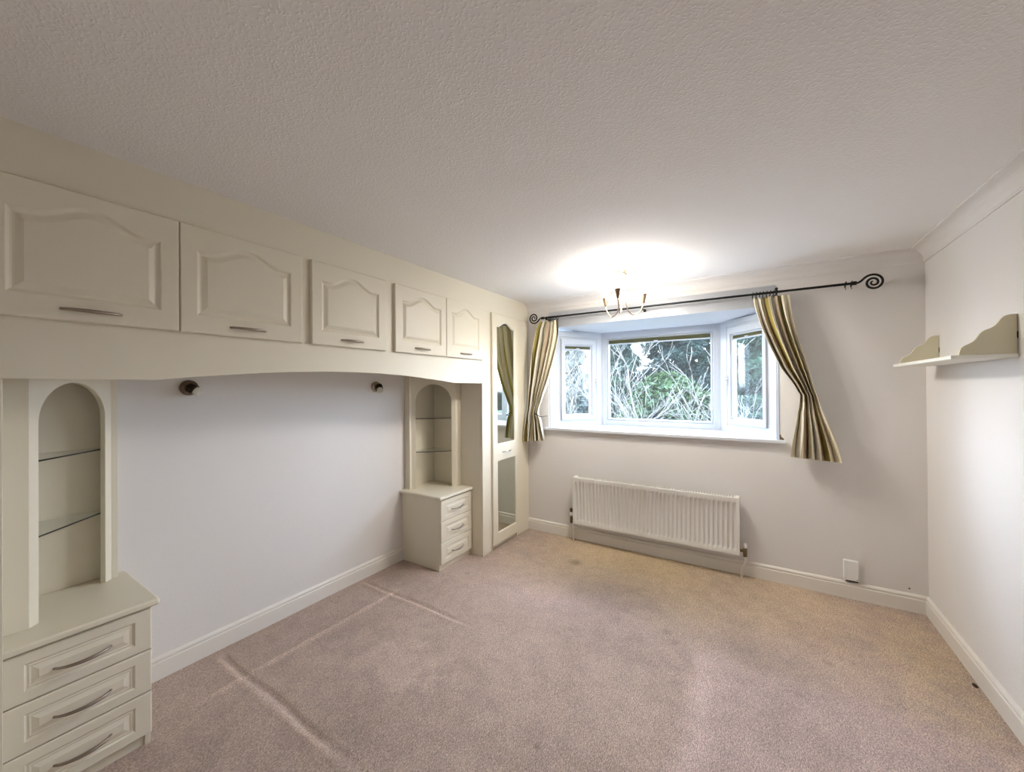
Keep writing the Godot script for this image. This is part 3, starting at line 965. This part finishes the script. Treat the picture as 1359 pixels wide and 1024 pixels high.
func curtain(label: String, left: Array, right: Array, y_top: float, y_bot: Array, folds: int, u_off: float, repeats: float, flip: bool) -> Node3D:
	var th := thing("curtain", label, "curtain", Vector3.ZERO, "striped curtains at the bay window")
	var nu := 220; var nv := 90
	var zc := -3.365
	for side in 2:
		var st := begin(true)
		for j in nv + 1:
			var v := float(j) / nv
			for i in nu + 1:
				var u := float(i) / nu
				var xl := cr(left, v); var xr := cr(right, v)
				var wid := xr - xl
				var x: float = lerpf(xl, xr, u)
				var ph := TAU * folds * (u + 0.035 * sin(7.0 * u + 2.0 * v)) + 0.6 * sin(3.0 * v)
				var amp: float = 0.016 + 0.022 * smoothstep(0.0, 0.35, v)
				# pinched heading
				var pin: float = 1.0 - smoothstep(0.0, 0.06, v)
				amp = lerpf(amp, 0.012, pin)
				amp *= 1.0 - 0.45 * exp(-pow((v - 0.70) / 0.09, 2.0))
				amp *= 1.0 + 0.25 * smoothstep(0.8, 1.0, v)
				var z := zc + amp * sin(ph) + 0.006 * sin(ph * 0.5 + 5.0 * v)
				x += 0.22 * wid / folds * sin(2.0 * ph) * 0.5
				var y: float = lerpf(y_top, lerpf(y_bot[0], y_bot[1], u), v) + (0.006 * sin(ph) if j == nv else 0.0)
				st.set_uv(Vector2(u_off + repeats * (1.0 - u if flip else u), v * 6.0))
				st.add_vertex(Vector3(x, y, z - (0.003 if side == 1 else 0.0)))
		for j in nv:
			for i in nu:
				var a := j * (nu + 1) + i
				var idx := [a, a + 1, a + nu + 2, a, a + nu + 2, a + nu + 1] if side == 0 else [a, a + nu + 2, a + 1, a, a + nu + 1, a + nu + 2]
				for k in idx: st.add_index(k)
		obj("curtain_cloth" if side == 0 else "lining", st, M.cloth if side == 0 else M.lining, th)
	return th

func spiral(c: Vector3, r0: float, turns: float, start: float, spin: float) -> Array:
	var pts: Array = []
	for k in 61:
		var t := k / 60.0
		var a := start + spin * TAU * turns * t
		var r := r0 * (1.0 - 0.86 * pow(t, 0.85))
		pts.append(c + Vector3(cos(a), sin(a), 0) * r)
	return pts

func curtains() -> void:
	var yp := 2.131; var zp := -3.36
	var pole := thing("curtain_pole", "long black iron curtain pole with scroll ends above the bay window", "curtain pole", Vector3.ZERO)
	var st := begin(true)
	tube(st, [Vector3(-1.775, yp + 0.002, zp), Vector3(0.570, yp - 0.006, zp)], 0.0085, 12)
	obj("rod", st, M.iron, pole)
	# right scroll: rises over the top and curls in
	for s in [1.0, -1.0]:
		st = begin(true)
		var ex: float = 0.566 if s > 0 else -1.772
		var ey: float = yp - 0.006 if s > 0 else yp + 0.002
		var c := Vector3(ex + s * 0.088, ey - s * 0.008, zp)
		var sp := spiral(c, 0.056, 2.1, PI * 0.80 if s > 0 else -PI * 0.20, -1.0)
		var pts: Array = [Vector3(ex, ey, zp), Vector3(ex + s * 0.014, ey, zp), Vector3(ex + s * 0.026, ey + s * 0.008, zp)]
		pts.append_array(sp)
		var rad: Array = []
		for k in pts.size(): rad.append(0.0068 if k < 40 else lerpf(0.0068, 0.0042, (k - 40.0) / (pts.size() - 41.0)))
		tube(st, pts, rad, 10)
		var f := obj("scroll_finial", st, M.iron, pole)
		st = begin(true)
		tube(st, [Vector3(ex - s * 0.024, ey, zp), Vector3(ex - s * 0.020, ey, zp), Vector3(ex + s * 0.004, ey, zp), Vector3(ex + s * 0.008, ey, zp)], [0.0095, 0.0128, 0.0128, 0.007], 14)
		obj("collar", st, M.iron, f)
	for bxp in [-1.72, -0.809, 0.135]:
		st = begin(true)
		tube(st, [Vector3(bxp, yp - 0.016, ZB + 0.002), Vector3(bxp, yp - 0.016, zp - 0.006), Vector3(bxp, yp - 0.020, zp + 0.006), Vector3(bxp, yp - 0.008, zp + 0.016)], 0.0055, 8)
		tube(st, [Vector3(bxp, yp - 0.016, ZB + 0.001), Vector3(bxp, yp - 0.016, ZB + 0.005)], 0.013, 16)
		tube(st, [Vector3(bxp - 0.008, yp - 0.002, zp), Vector3(bxp + 0.008, yp - 0.002, zp)], 0.0135, 12)
		if bxp > 0.0:
			tube(st, [Vector3(bxp, yp + 0.008, zp), Vector3(bxp, yp + 0.014, zp), Vector3(bxp, yp + 0.022, zp), Vector3(bxp, yp + 0.028, zp)], [0.004, 0.010, 0.010, 0.003], 10)
		obj("bracket", st, M.iron, pole)
	# rings
	var lab := ["black iron curtain ring bunched over the left striped curtain", "black iron curtain ring bunched over the right striped curtain", "spare black iron ring hanging a little left of the right scroll's collar"]
	var grp := ["rings above the left curtain", "rings above the right curtain", "spare rings by the right scroll"]
	for set_ in [[[-1.700, -1.69, -1.68, -1.665, -1.65, -1.63, -1.60], 0], [[-0.010, 0.012, 0.034, 0.054, 0.076, 0.098, 0.118], 1], [[0.515, 0.545], 2]]:
		for x in set_[0]:
			var rg := thing("curtain_ring", lab[set_[1]] if x < 0.53 else "spare black iron ring right against the collar of the right scroll", "curtain ring", Vector3(x, yp - 0.009, zp), grp[set_[1]])
			st = begin(true)
			var pts: Array = []
			for k in 19:
				var a := TAU * k / 18.0
				pts.append(Vector3(0.003 * sin(a), sin(a) * 0.0185, cos(a) * 0.0185))
			tube(st, pts, 0.0028, 6)
			obj("hoop", st, M.iron, rg)
			st = begin(true)
			tube(st, [Vector3(0, -0.018, 0), Vector3(0, -0.026, 0), Vector3(0.003, -0.031, 0), Vector3(-0.003, -0.034, 0)], 0.0018, 6)
			obj("eye", st, M.iron, rg)

	curtain("striped olive and cream curtain tied back at the left, beside the wardrobe",
		[[0.0, -1.805], [0.06, -1.835], [0.25, -1.872], [0.5, -1.905], [0.75, -1.942], [1.0, -1.978]],
		[[0.0, -1.598], [0.13, -1.600], [0.3, -1.635], [0.5, -1.705], [0.68, -1.785], [0.765, -1.815], [0.83, -1.790], [1.0, -1.757]],
		2.099, [0.905, 0.930], 5, 0.15, 1.15, false)
	curtain("striped olive and cream curtain tied back at the right, hanging over plain wall",
		[[0.0, -0.008], [0.1, 0.012], [0.25, 0.065], [0.45, 0.155], [0.6, 0.252], [0.64, 0.262], [0.72, 0.250], [1.0, 0.200]],
		[[0.0, 0.205], [0.2, 0.238], [0.45, 0.310], [0.62, 0.360], [1.0, 0.478]],
		2.099, [0.945, 0.930], 5, -0.02, 1.1, true)

	# hold-back hook of the left curtain
	st = begin(true)
	tube(st, [Vector3(-1.772, 1.165, ZB + 0.002), Vector3(-1.772, 1.165, -3.36), Vector3(-1.778, 1.166, -3.325), Vector3(-1.80, 1.180, -3.315), Vector3(-1.845, 1.200, -3.318)], 0.004, 8)
	tag(obj("curtain_hook", st, M.iron), "thin black hold-back hook gathering the left striped curtain", "curtain hook")

# ---------------------------------------------------------------- lamps
func ceiling_lamp() -> void:
	var c := Vector3(-0.815, H, -2.803)
	var la := thing("ceiling_light", "three-arm nickel ceiling light with white tulip glass shades", "ceiling light", c)
	var st := begin(true)
	lathe(st, [Vector2(0, -0.036), Vector2(0.030, -0.036), Vector2(0.050, -0.032), Vector2(0.052, -0.026), Vector2(0.052, -0.001), Vector2(0, -0.001)], Transform3D.IDENTITY, 32)
	obj("ceiling_rose", st, M.nickel, la)
	var R := 0.16
	for k in 3:
		var an := deg_to_rad(84.0 + 120.0 * k)
		var d := Vector3(cos(an), 0, sin(an))
		st = begin(true)
		var pts: Array = []
		for q in [[0.022, -0.034], [0.022, -0.12], [0.024, -0.20], [0.030, -0.26], [0.045, -0.305], [0.070, -0.328], [0.098, -0.333], [0.125, -0.318], [0.145, -0.288], [0.157, -0.258], [R, -0.232]]:
			pts.append(d * q[0] + Vector3(0, q[1], 0))
		tube(st, pts, 0.0042, 10)
		var arm := obj("arm", st, M.nickel, la)
		st = begin(true)
		var at := Transform3D(Basis.IDENTITY, d * R)
		lathe(st, [Vector2(0, -0.245), Vector2(0.0065, -0.245), Vector2(0.0095, -0.232), Vector2(0.021, -0.182), Vector2(0.021, -0.178), Vector2(0, -0.178)], at, 20)
		obj("shade_cup", st, M.cup, arm)
		st = begin(true)
		lathe(st, [Vector2(0.0, -0.180), Vector2(0.021, -0.180), Vector2(0.026, -0.160), Vector2(0.036, -0.120), Vector2(0.0455, -0.084), Vector2(0.0470, -0.082), Vector2(0.0455, -0.081), Vector2(0.0425, -0.086), Vector2(0.033, -0.122), Vector2(0.023, -0.162), Vector2(0.012, -0.174), Vector2(0, -0.175)], at, 24)
		obj("glass_shade", st, M.opal, arm)
		var li := OmniLight3D.new()
		li.light_color = Color(1.0, 0.985, 0.965)
		li.light_energy = 0.08
		li.light_size = 0.02
		li.omni_range = 12.0
		li.omni_attenuation = 2.0
		li.shadow_enabled = true
		li.position = d * R + Vector3(0, -0.160, 0)
		put(la, li, "bulb_light")
		# the shade throws most of its light outwards and down
		var sl := SpotLight3D.new()
		sl.light_color = li.light_color
		sl.light_energy = 0.265
		sl.light_size = 0.02
		sl.spot_range = 12.0
		sl.spot_attenuation = 2.0
		sl.spot_angle = 88.0
		sl.spot_angle_attenuation = 0.6
		sl.shadow_enabled = true
		sl.position = d * R + Vector3(0, -0.095, 0)
		sl.rotation = Vector3(-PI / 2, 0, 0)
		put(la, sl, "shade_light")

func wall_spots() -> void:
	for k in 2:
		var c := Vector3(XL, 1.462 if k == 0 else 1.466, -0.812 if k == 0 else -2.006)
		var sp := thing("wall_spotlight", "small bronze and glass wall spotlight nearer the viewer, under the arched pelmet" if k == 0 else "small bronze and glass wall spotlight next to the far display niche", "wall light", c, "pair of wall spotlights")
		var st := begin(true)
		lathe(st, [Vector2(0.040, 0.0005), Vector2(0.041, 0.004), Vector2(0.040, 0.014), Vector2(0.034, 0.019), Vector2(0.018, 0.022), Vector2(0, 0.023)], aim(Vector3.ZERO, Vector3.RIGHT), 32)
		obj("wall_plate", st, M.plate if k == 0 else M.steel, sp)
		st = begin(true)
		tube(st, [Vector3(0.018, 0.0, 0), Vector3(0.042, -0.004, 0)], 0.008, 10)
		obj("knuckle", st, M.bronze, sp)
		var dir := Vector3(0.55, -0.55, -0.62).normalized() if k == 0 else Vector3(0.55, -0.75, 0.25).normalized()
		var at := aim(Vector3(0.045, -0.004, 0) - dir * 0.022, dir)
		st = begin(true)
		lathe(st, [Vector2(0, -0.004), Vector2(0.016, -0.002), Vector2(0.024, 0.004), Vector2(0.026, 0.012), Vector2(0.026, 0.040), Vector2(0.023, 0.040), Vector2(0.023, 0.03), Vector2(0, 0.03)], at, 24)
		obj("spot_head", st, M.bronze, sp)
		st = begin(true)
		lathe(st, [Vector2(0.021, 0.031), Vector2(0.021, 0.042), Vector2(0.024, 0.062), Vector2(0.022, 0.062), Vector2(0.018, 0.045), Vector2(0, 0.044)], at, 24)
		obj("glass_ring", st, M.frost, sp)

# ---------------------------------------------------------------- right wall and small things
func wall_shelf() -> void:
	var sh := thing("wall_shelf", "cream wall shelf with two scalloped end brackets on the right wall", "shelf", Vector3(0, 0, 0))
	var st := begin()
	var za := -3.27; var zb := -2.44
	box(st, Vector3(0.722, 1.561, za), Vector3(XR - 0.001, 1.577, zb), 0.001)
	obj("shelf_board", st, M.shelf_top, sh)
	for z in [-2.463, -3.262]:
		# outline: steps down from the wall to the front in three scallops
		var p := PackedVector2Array([Vector2(0, 0), Vector2(0, 0.162)])
		for q in [[0.020, 0.162], [0.033, 0.158], [0.043, 0.147], [0.051, 0.132], [0.060, 0.119], [0.072, 0.110], [0.086, 0.104], [0.097, 0.096], [0.105, 0.084], [0.113, 0.068], [0.123, 0.055], [0.137, 0.046], [0.149, 0.039], [0.158, 0.029], [0.163, 0.014], [0.164, 0.0]]:
			p.append(Vector2(q[0], q[1]))
		st = begin()
		prism(st, p, 0.0, 0.016, frame(Vector3(XR - 0.002, 1.5775, z - 0.0), Vector3.LEFT, Vector3.UP, Vector3.BACK))
		var b := obj("scalloped_bracket", st, M.shelf, sh)
		st = begin()
		box(st, Vector3(XR - 0.003, 1.64, z + 0.0155), Vector3(XR - 0.001, 1.668, z + 0.020), 0.0005)
		obj("fixing_plate", st, M.dark, b)

func small_things() -> void:
	var so := thing("cable_outlet", "white square cable outlet plate low on the window wall by the corner", "outlet", Vector3(0.540, 0.192, ZB))
	var st := begin()
	box(st, Vector3(-0.040, -0.066, 0.0005), Vector3(0.040, 0.068, 0.026), 0.004)
	obj("cover", st, M.white_plastic, so)
	for x in [-0.030, 0.030]:
		st = begin(true)
		lathe(st, [Vector2(0.0032, 0.0), Vector2(0.0032, 0.0012), Vector2(0, 0.0016)], aim(Vector3(x, -0.053, 0.0258), Vector3.BACK), 10)
		obj("screw", st, M.steel, so)
	st = begin()
	box(st, Vector3(-0.028, -0.0745, 0.002), Vector3(0.036, -0.0655, 0.02))
	obj("cable_slot", st, M.dark, so)
	st = begin(true)
	tube(st, [Vector3(0.827, 0.142, ZB - 0.004), Vector3(0.827, 0.142, ZB + 0.003)], 0.005, 8)
	tag(obj("wall_plug", st, M.plaster), "tiny brown wall plug left above the skirting near the corner", "wall plug")
	st = begin()
	prism(st, PackedVector2Array([Vector2(0.15, SILL + 0.0005), Vector2(0.178, SILL + 0.0005), Vector2(0.172, SILL + 0.014), Vector2(0.160, SILL + 0.022), Vector2(0.155, SILL + 0.040), Vector2(0.15, SILL + 0.040)]), 0.0005, 0.006, frame(Vector3(0, 0, ZB), Vector3.RIGHT, Vector3.UP, Vector3.BACK), 0.002)
	tag(obj("plaster_chip", st, M.plaster), "small brown patch of chipped plaster at the right end of the sill", "chipped plaster")
	st = begin()
	box(st, Vector3(0.139, SILL, ZB - 0.004), Vector3(0.150, 2.046, ZB + 0.004), 0.002)
	struct("trim_6", st, M.upvc, "white trim bead at the right edge of the bay opening", "trim")
	st = begin(true)
	lathe(st, [Vector2(0.0, 0.0), Vector2(0.016, 0.002), Vector2(0.014, 0.010), Vector2(0.006, 0.015), Vector2(0, 0.016)], Transform3D(Basis.IDENTITY.scaled(Vector3(0.6, 0.45, 1.1)), Vector3(0.882, 0.0, -2.755)), 10)
	tag(obj("carpet_scrap", st, M.scrap), "small dark scrap on the carpet beside the right skirting board", "debris")

# ---------------------------------------------------------------- garden
func spray_mesh(long: float, wide: float, blades: int, droop: float, sd: int) -> ArrayMesh:
	var st := begin(false)
	var r := RandomNumberGenerator.new(); r.seed = sd
	for k in blades:
		var a := TAU * k / blades + r.randf_range(-0.3, 0.3)
		var el := r.randf_range(-0.2, 0.9)
		var d := Vector3(cos(a) * cos(el), sin(el), sin(a) * cos(el))
		var side := d.cross(Vector3(r.randf_range(-1, 1), 1, r.randf_range(-1, 1))).normalized() * wide
		var l := long * r.randf_range(0.7, 1.1)
		var m := d * l * 0.5
		var e := d * l - Vector3(0, droop * l, 0)
		var c := Color(1, 1, 1).darkened(r.randf_range(0.0, 0.3))
		for t in [[Vector3.ZERO, m + side, e], [Vector3.ZERO, e, m - side]]:
			for p in t:
				st.set_color(c)
				st.add_vertex(p)
	st.generate_normals()
	return st.commit()

func multi(called: String, mesh: Mesh, xfs: Array, cols: Array, m: Material, parent: Node) -> void:
	var mm := MultiMesh.new()
	mm.transform_format = MultiMesh.TRANSFORM_3D
	mm.use_colors = true
	mm.mesh = mesh
	mm.instance_count = xfs.size()
	for k in xfs.size():
		mm.set_instance_transform(k, xfs[k])
		mm.set_instance_color(k, cols[k])
	var mi := MultiMeshInstance3D.new()
	mi.multimesh = mm
	mi.material_override = m
	put(parent, mi, called)
	mi.set_meta("kind", "stuff")

const GY := -2.6

func evergreen(label: String, at: Vector2, h: float, rad: float, count: int, tint: Color, sd: int, shrub := false) -> void:
	var r := RandomNumberGenerator.new(); r.seed = sd
	var t := thing("evergreen_shrub" if shrub else "conifer", label, "shrub" if shrub else "tree", Vector3(at.x, GY, at.y))
	var st := begin(true)
	tube(st, [Vector3(0, -0.1, 0), Vector3(0.05, h * 0.4, 0), Vector3(0, h * 0.92, 0)], [rad * 0.09, rad * 0.06, 0.02], 8)
	obj("trunk", st, M.trunk, t)
	var nf := FastNoiseLite.new(); nf.seed = sd; nf.frequency = 0.55
	var xfs: Array = []; var cols: Array = []
	for k in count:
		var v := pow(r.randf(), 0.8)
		var a := r.randf() * TAU
		var env: float
		if shrub: env = sqrt(max(0.0, 1.0 - pow(2.0 * v - 0.9, 2.0) / 1.21))
		else: env = pow(1.0 - v, 0.65) * (0.7 + 0.3 * sin(v * 38.0 + 2.0 * a))
		var lump := 1.0 + 0.35 * nf.get_noise_3d(cos(a) * 3.0, v * h * 1.5, sin(a) * 3.0)
		var rr := rad * env * lump * sqrt(r.randf_range(0.45, 1.0))
		var p := Vector3(cos(a) * rr, v * h, sin(a) * rr)
		var b := Basis.from_euler(Vector3(r.randf_range(-0.6, 0.6), r.randf() * TAU, r.randf_range(-0.6, 0.6))).scaled(Vector3.ONE * r.randf_range(0.7, 1.5))
		xfs.append(Transform3D(b, p))
		var q := r.randf_range(0.65, 1.25)
		var warm := 0.18 * nf.get_noise_3d(p.x * 2.0 + 50.0, p.y * 2.0, p.z * 2.0)
		cols.append(Color(clampf(q * (0.8 + warm), 0, 1), clampf(q * 0.85, 0, 1), clampf(q * (0.8 - warm), 0, 1)))
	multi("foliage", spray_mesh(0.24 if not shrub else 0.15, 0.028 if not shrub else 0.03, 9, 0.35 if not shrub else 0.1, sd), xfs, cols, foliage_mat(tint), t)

func bare_tree(label: String, at: Vector2, h: float, sd: int, levels := 5, kids := 3) -> void:
	var r := RandomNumberGenerator.new(); r.seed = sd
	var t := thing("bare_tree", label, "tree", Vector3(at.x, GY, at.y), "leafless trees outside the window")
	var st := begin(true); var tw := begin(true)
	var todo: Array = [[Vector3(0, -0.1, 0), Vector3(r.randf_range(-0.1, 0.1), 1, r.randf_range(-0.1, 0.1)).normalized(), h * 0.34, h * 0.016, 0]]
	while todo.size() > 0:
		var c: Array = todo.pop_back()
		var p: Vector3 = c[0]; var d: Vector3 = c[1]; var l: float = c[2]; var w: float = c[3]; var lv: int = c[4]
		var pts: Array = [p]; var rad: Array = [w]
		var steps := 4
		for k in steps:
			d = (d + Vector3(r.randf_range(-0.22, 0.22), r.randf_range(-0.10, 0.16), r.randf_range(-0.22, 0.22))).normalized()
			p += d * l / steps
			pts.append(p); rad.append(max(0.005, w * (1.0 - 0.40 * (k + 1.0) / steps)))
		tube(st if lv < 3 else tw, pts, rad, 6 if lv < 2 else (4 if lv < 4 else 3))
		if lv < levels:
			for k in kids:
				var s: float = r.randf_range(0.35, 1.0) if k > 0 else 1.0
				var i: int = clampi(int(s * steps), 1, steps)
				var side := Vector3(r.randf_range(-1, 1), r.randf_range(-0.35, 0.8), r.randf_range(-1, 1)).normalized()
				var spread: float = 0.35 if k == 0 else 0.85
				todo.append([pts[i], (d + side * spread).normalized(), l * r.randf_range(0.62, 0.84), max(0.0075, rad[i] * (0.85 if k == 0 else 0.66)), lv + 1])
	obj("trunk", st, M.bark, t)
	var o := obj("twigs", tw, M.twig, t)
	o.set_meta("kind", "stuff")

func garden() -> void:
	var st := begin()
	box(st, Vector3(-45, GY - 0.3, -60), Vector3(35, GY, -4.1))
	var g := struct("trim_7", st, M.lawn, "grass of the garden below the window", "lawn")
	evergreen("tall dark blue-green conifer behind the right of the centre pane", Vector2(-3.1, -19.0), 8.3, 3.0, 5200, Color(0.20, 0.33, 0.30), 31)
	evergreen("tall mid-green conifer seen through the right casement", Vector2(0.4, -15.5), 7.4, 2.8, 5200, Color(0.27, 0.42, 0.30), 32)
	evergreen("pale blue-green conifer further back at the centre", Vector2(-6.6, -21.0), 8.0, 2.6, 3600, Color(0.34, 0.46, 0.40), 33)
	evergreen("bright green rounded shrub under the right of the centre pane", Vector2(-2.2, -12.0), 4.4, 1.5, 3400, Color(0.36, 0.48, 0.24), 34, true)
	evergreen("dense green shrub under the middle of the centre pane", Vector2(-4.1, -13.0), 4.3, 1.7, 3600, Color(0.27, 0.41, 0.27), 35, true)
	evergreen("dark green shrub at the lower left of the centre pane", Vector2(-5.6, -12.0), 3.7, 1.5, 3000, Color(0.22, 0.33, 0.24), 36, true)
	evergreen("yellow-green shrub low in the left casement", Vector2(-8.0, -14.5), 3.9, 1.9, 3200, Color(0.42, 0.50, 0.27), 37, true)
	evergreen("grey-green shrub low in the right casement", Vector2(-0.2, -11.5), 3.7, 1.3, 2600, Color(0.33, 0.44, 0.33), 38, true)
	evergreen("distant green shrub filling the gap left of the pale conifer", Vector2(-10.6, -20.0), 4.6, 2.6, 2800, Color(0.36, 0.46, 0.32), 39, true)
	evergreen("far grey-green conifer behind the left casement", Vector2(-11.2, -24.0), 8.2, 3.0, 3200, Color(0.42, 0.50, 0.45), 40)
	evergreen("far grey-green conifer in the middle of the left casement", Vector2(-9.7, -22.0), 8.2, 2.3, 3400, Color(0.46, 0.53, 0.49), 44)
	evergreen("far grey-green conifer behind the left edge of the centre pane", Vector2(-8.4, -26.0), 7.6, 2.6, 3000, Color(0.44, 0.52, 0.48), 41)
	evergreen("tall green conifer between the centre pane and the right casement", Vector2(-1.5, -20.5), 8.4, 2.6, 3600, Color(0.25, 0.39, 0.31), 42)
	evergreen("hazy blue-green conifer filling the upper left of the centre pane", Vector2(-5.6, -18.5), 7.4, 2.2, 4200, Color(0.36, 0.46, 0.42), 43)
	bare_tree("leafless pale tree in front of the centre pane's left half", Vector2(-3.7, -9.6), 6.6, 51, 5)
	bare_tree("leafless pale tree in front of the centre pane's right half", Vector2(-1.9, -9.2), 6.2, 52, 5)
	bare_tree("leafless pale tree between the left casement and centre pane", Vector2(-4.9, -11.0), 6.8, 53, 5)
	bare_tree("leafless pale tree filling the left casement", Vector2(-6.6, -12.6), 7.2, 54, 5)
	bare_tree("leafless pale tree in front of the right casement", Vector2(-0.3, -9.4), 4.5, 55)
	bare_tree("leafless pale tree far behind the left casement", Vector2(-9.2, -17.5), 8.0, 56, 5)
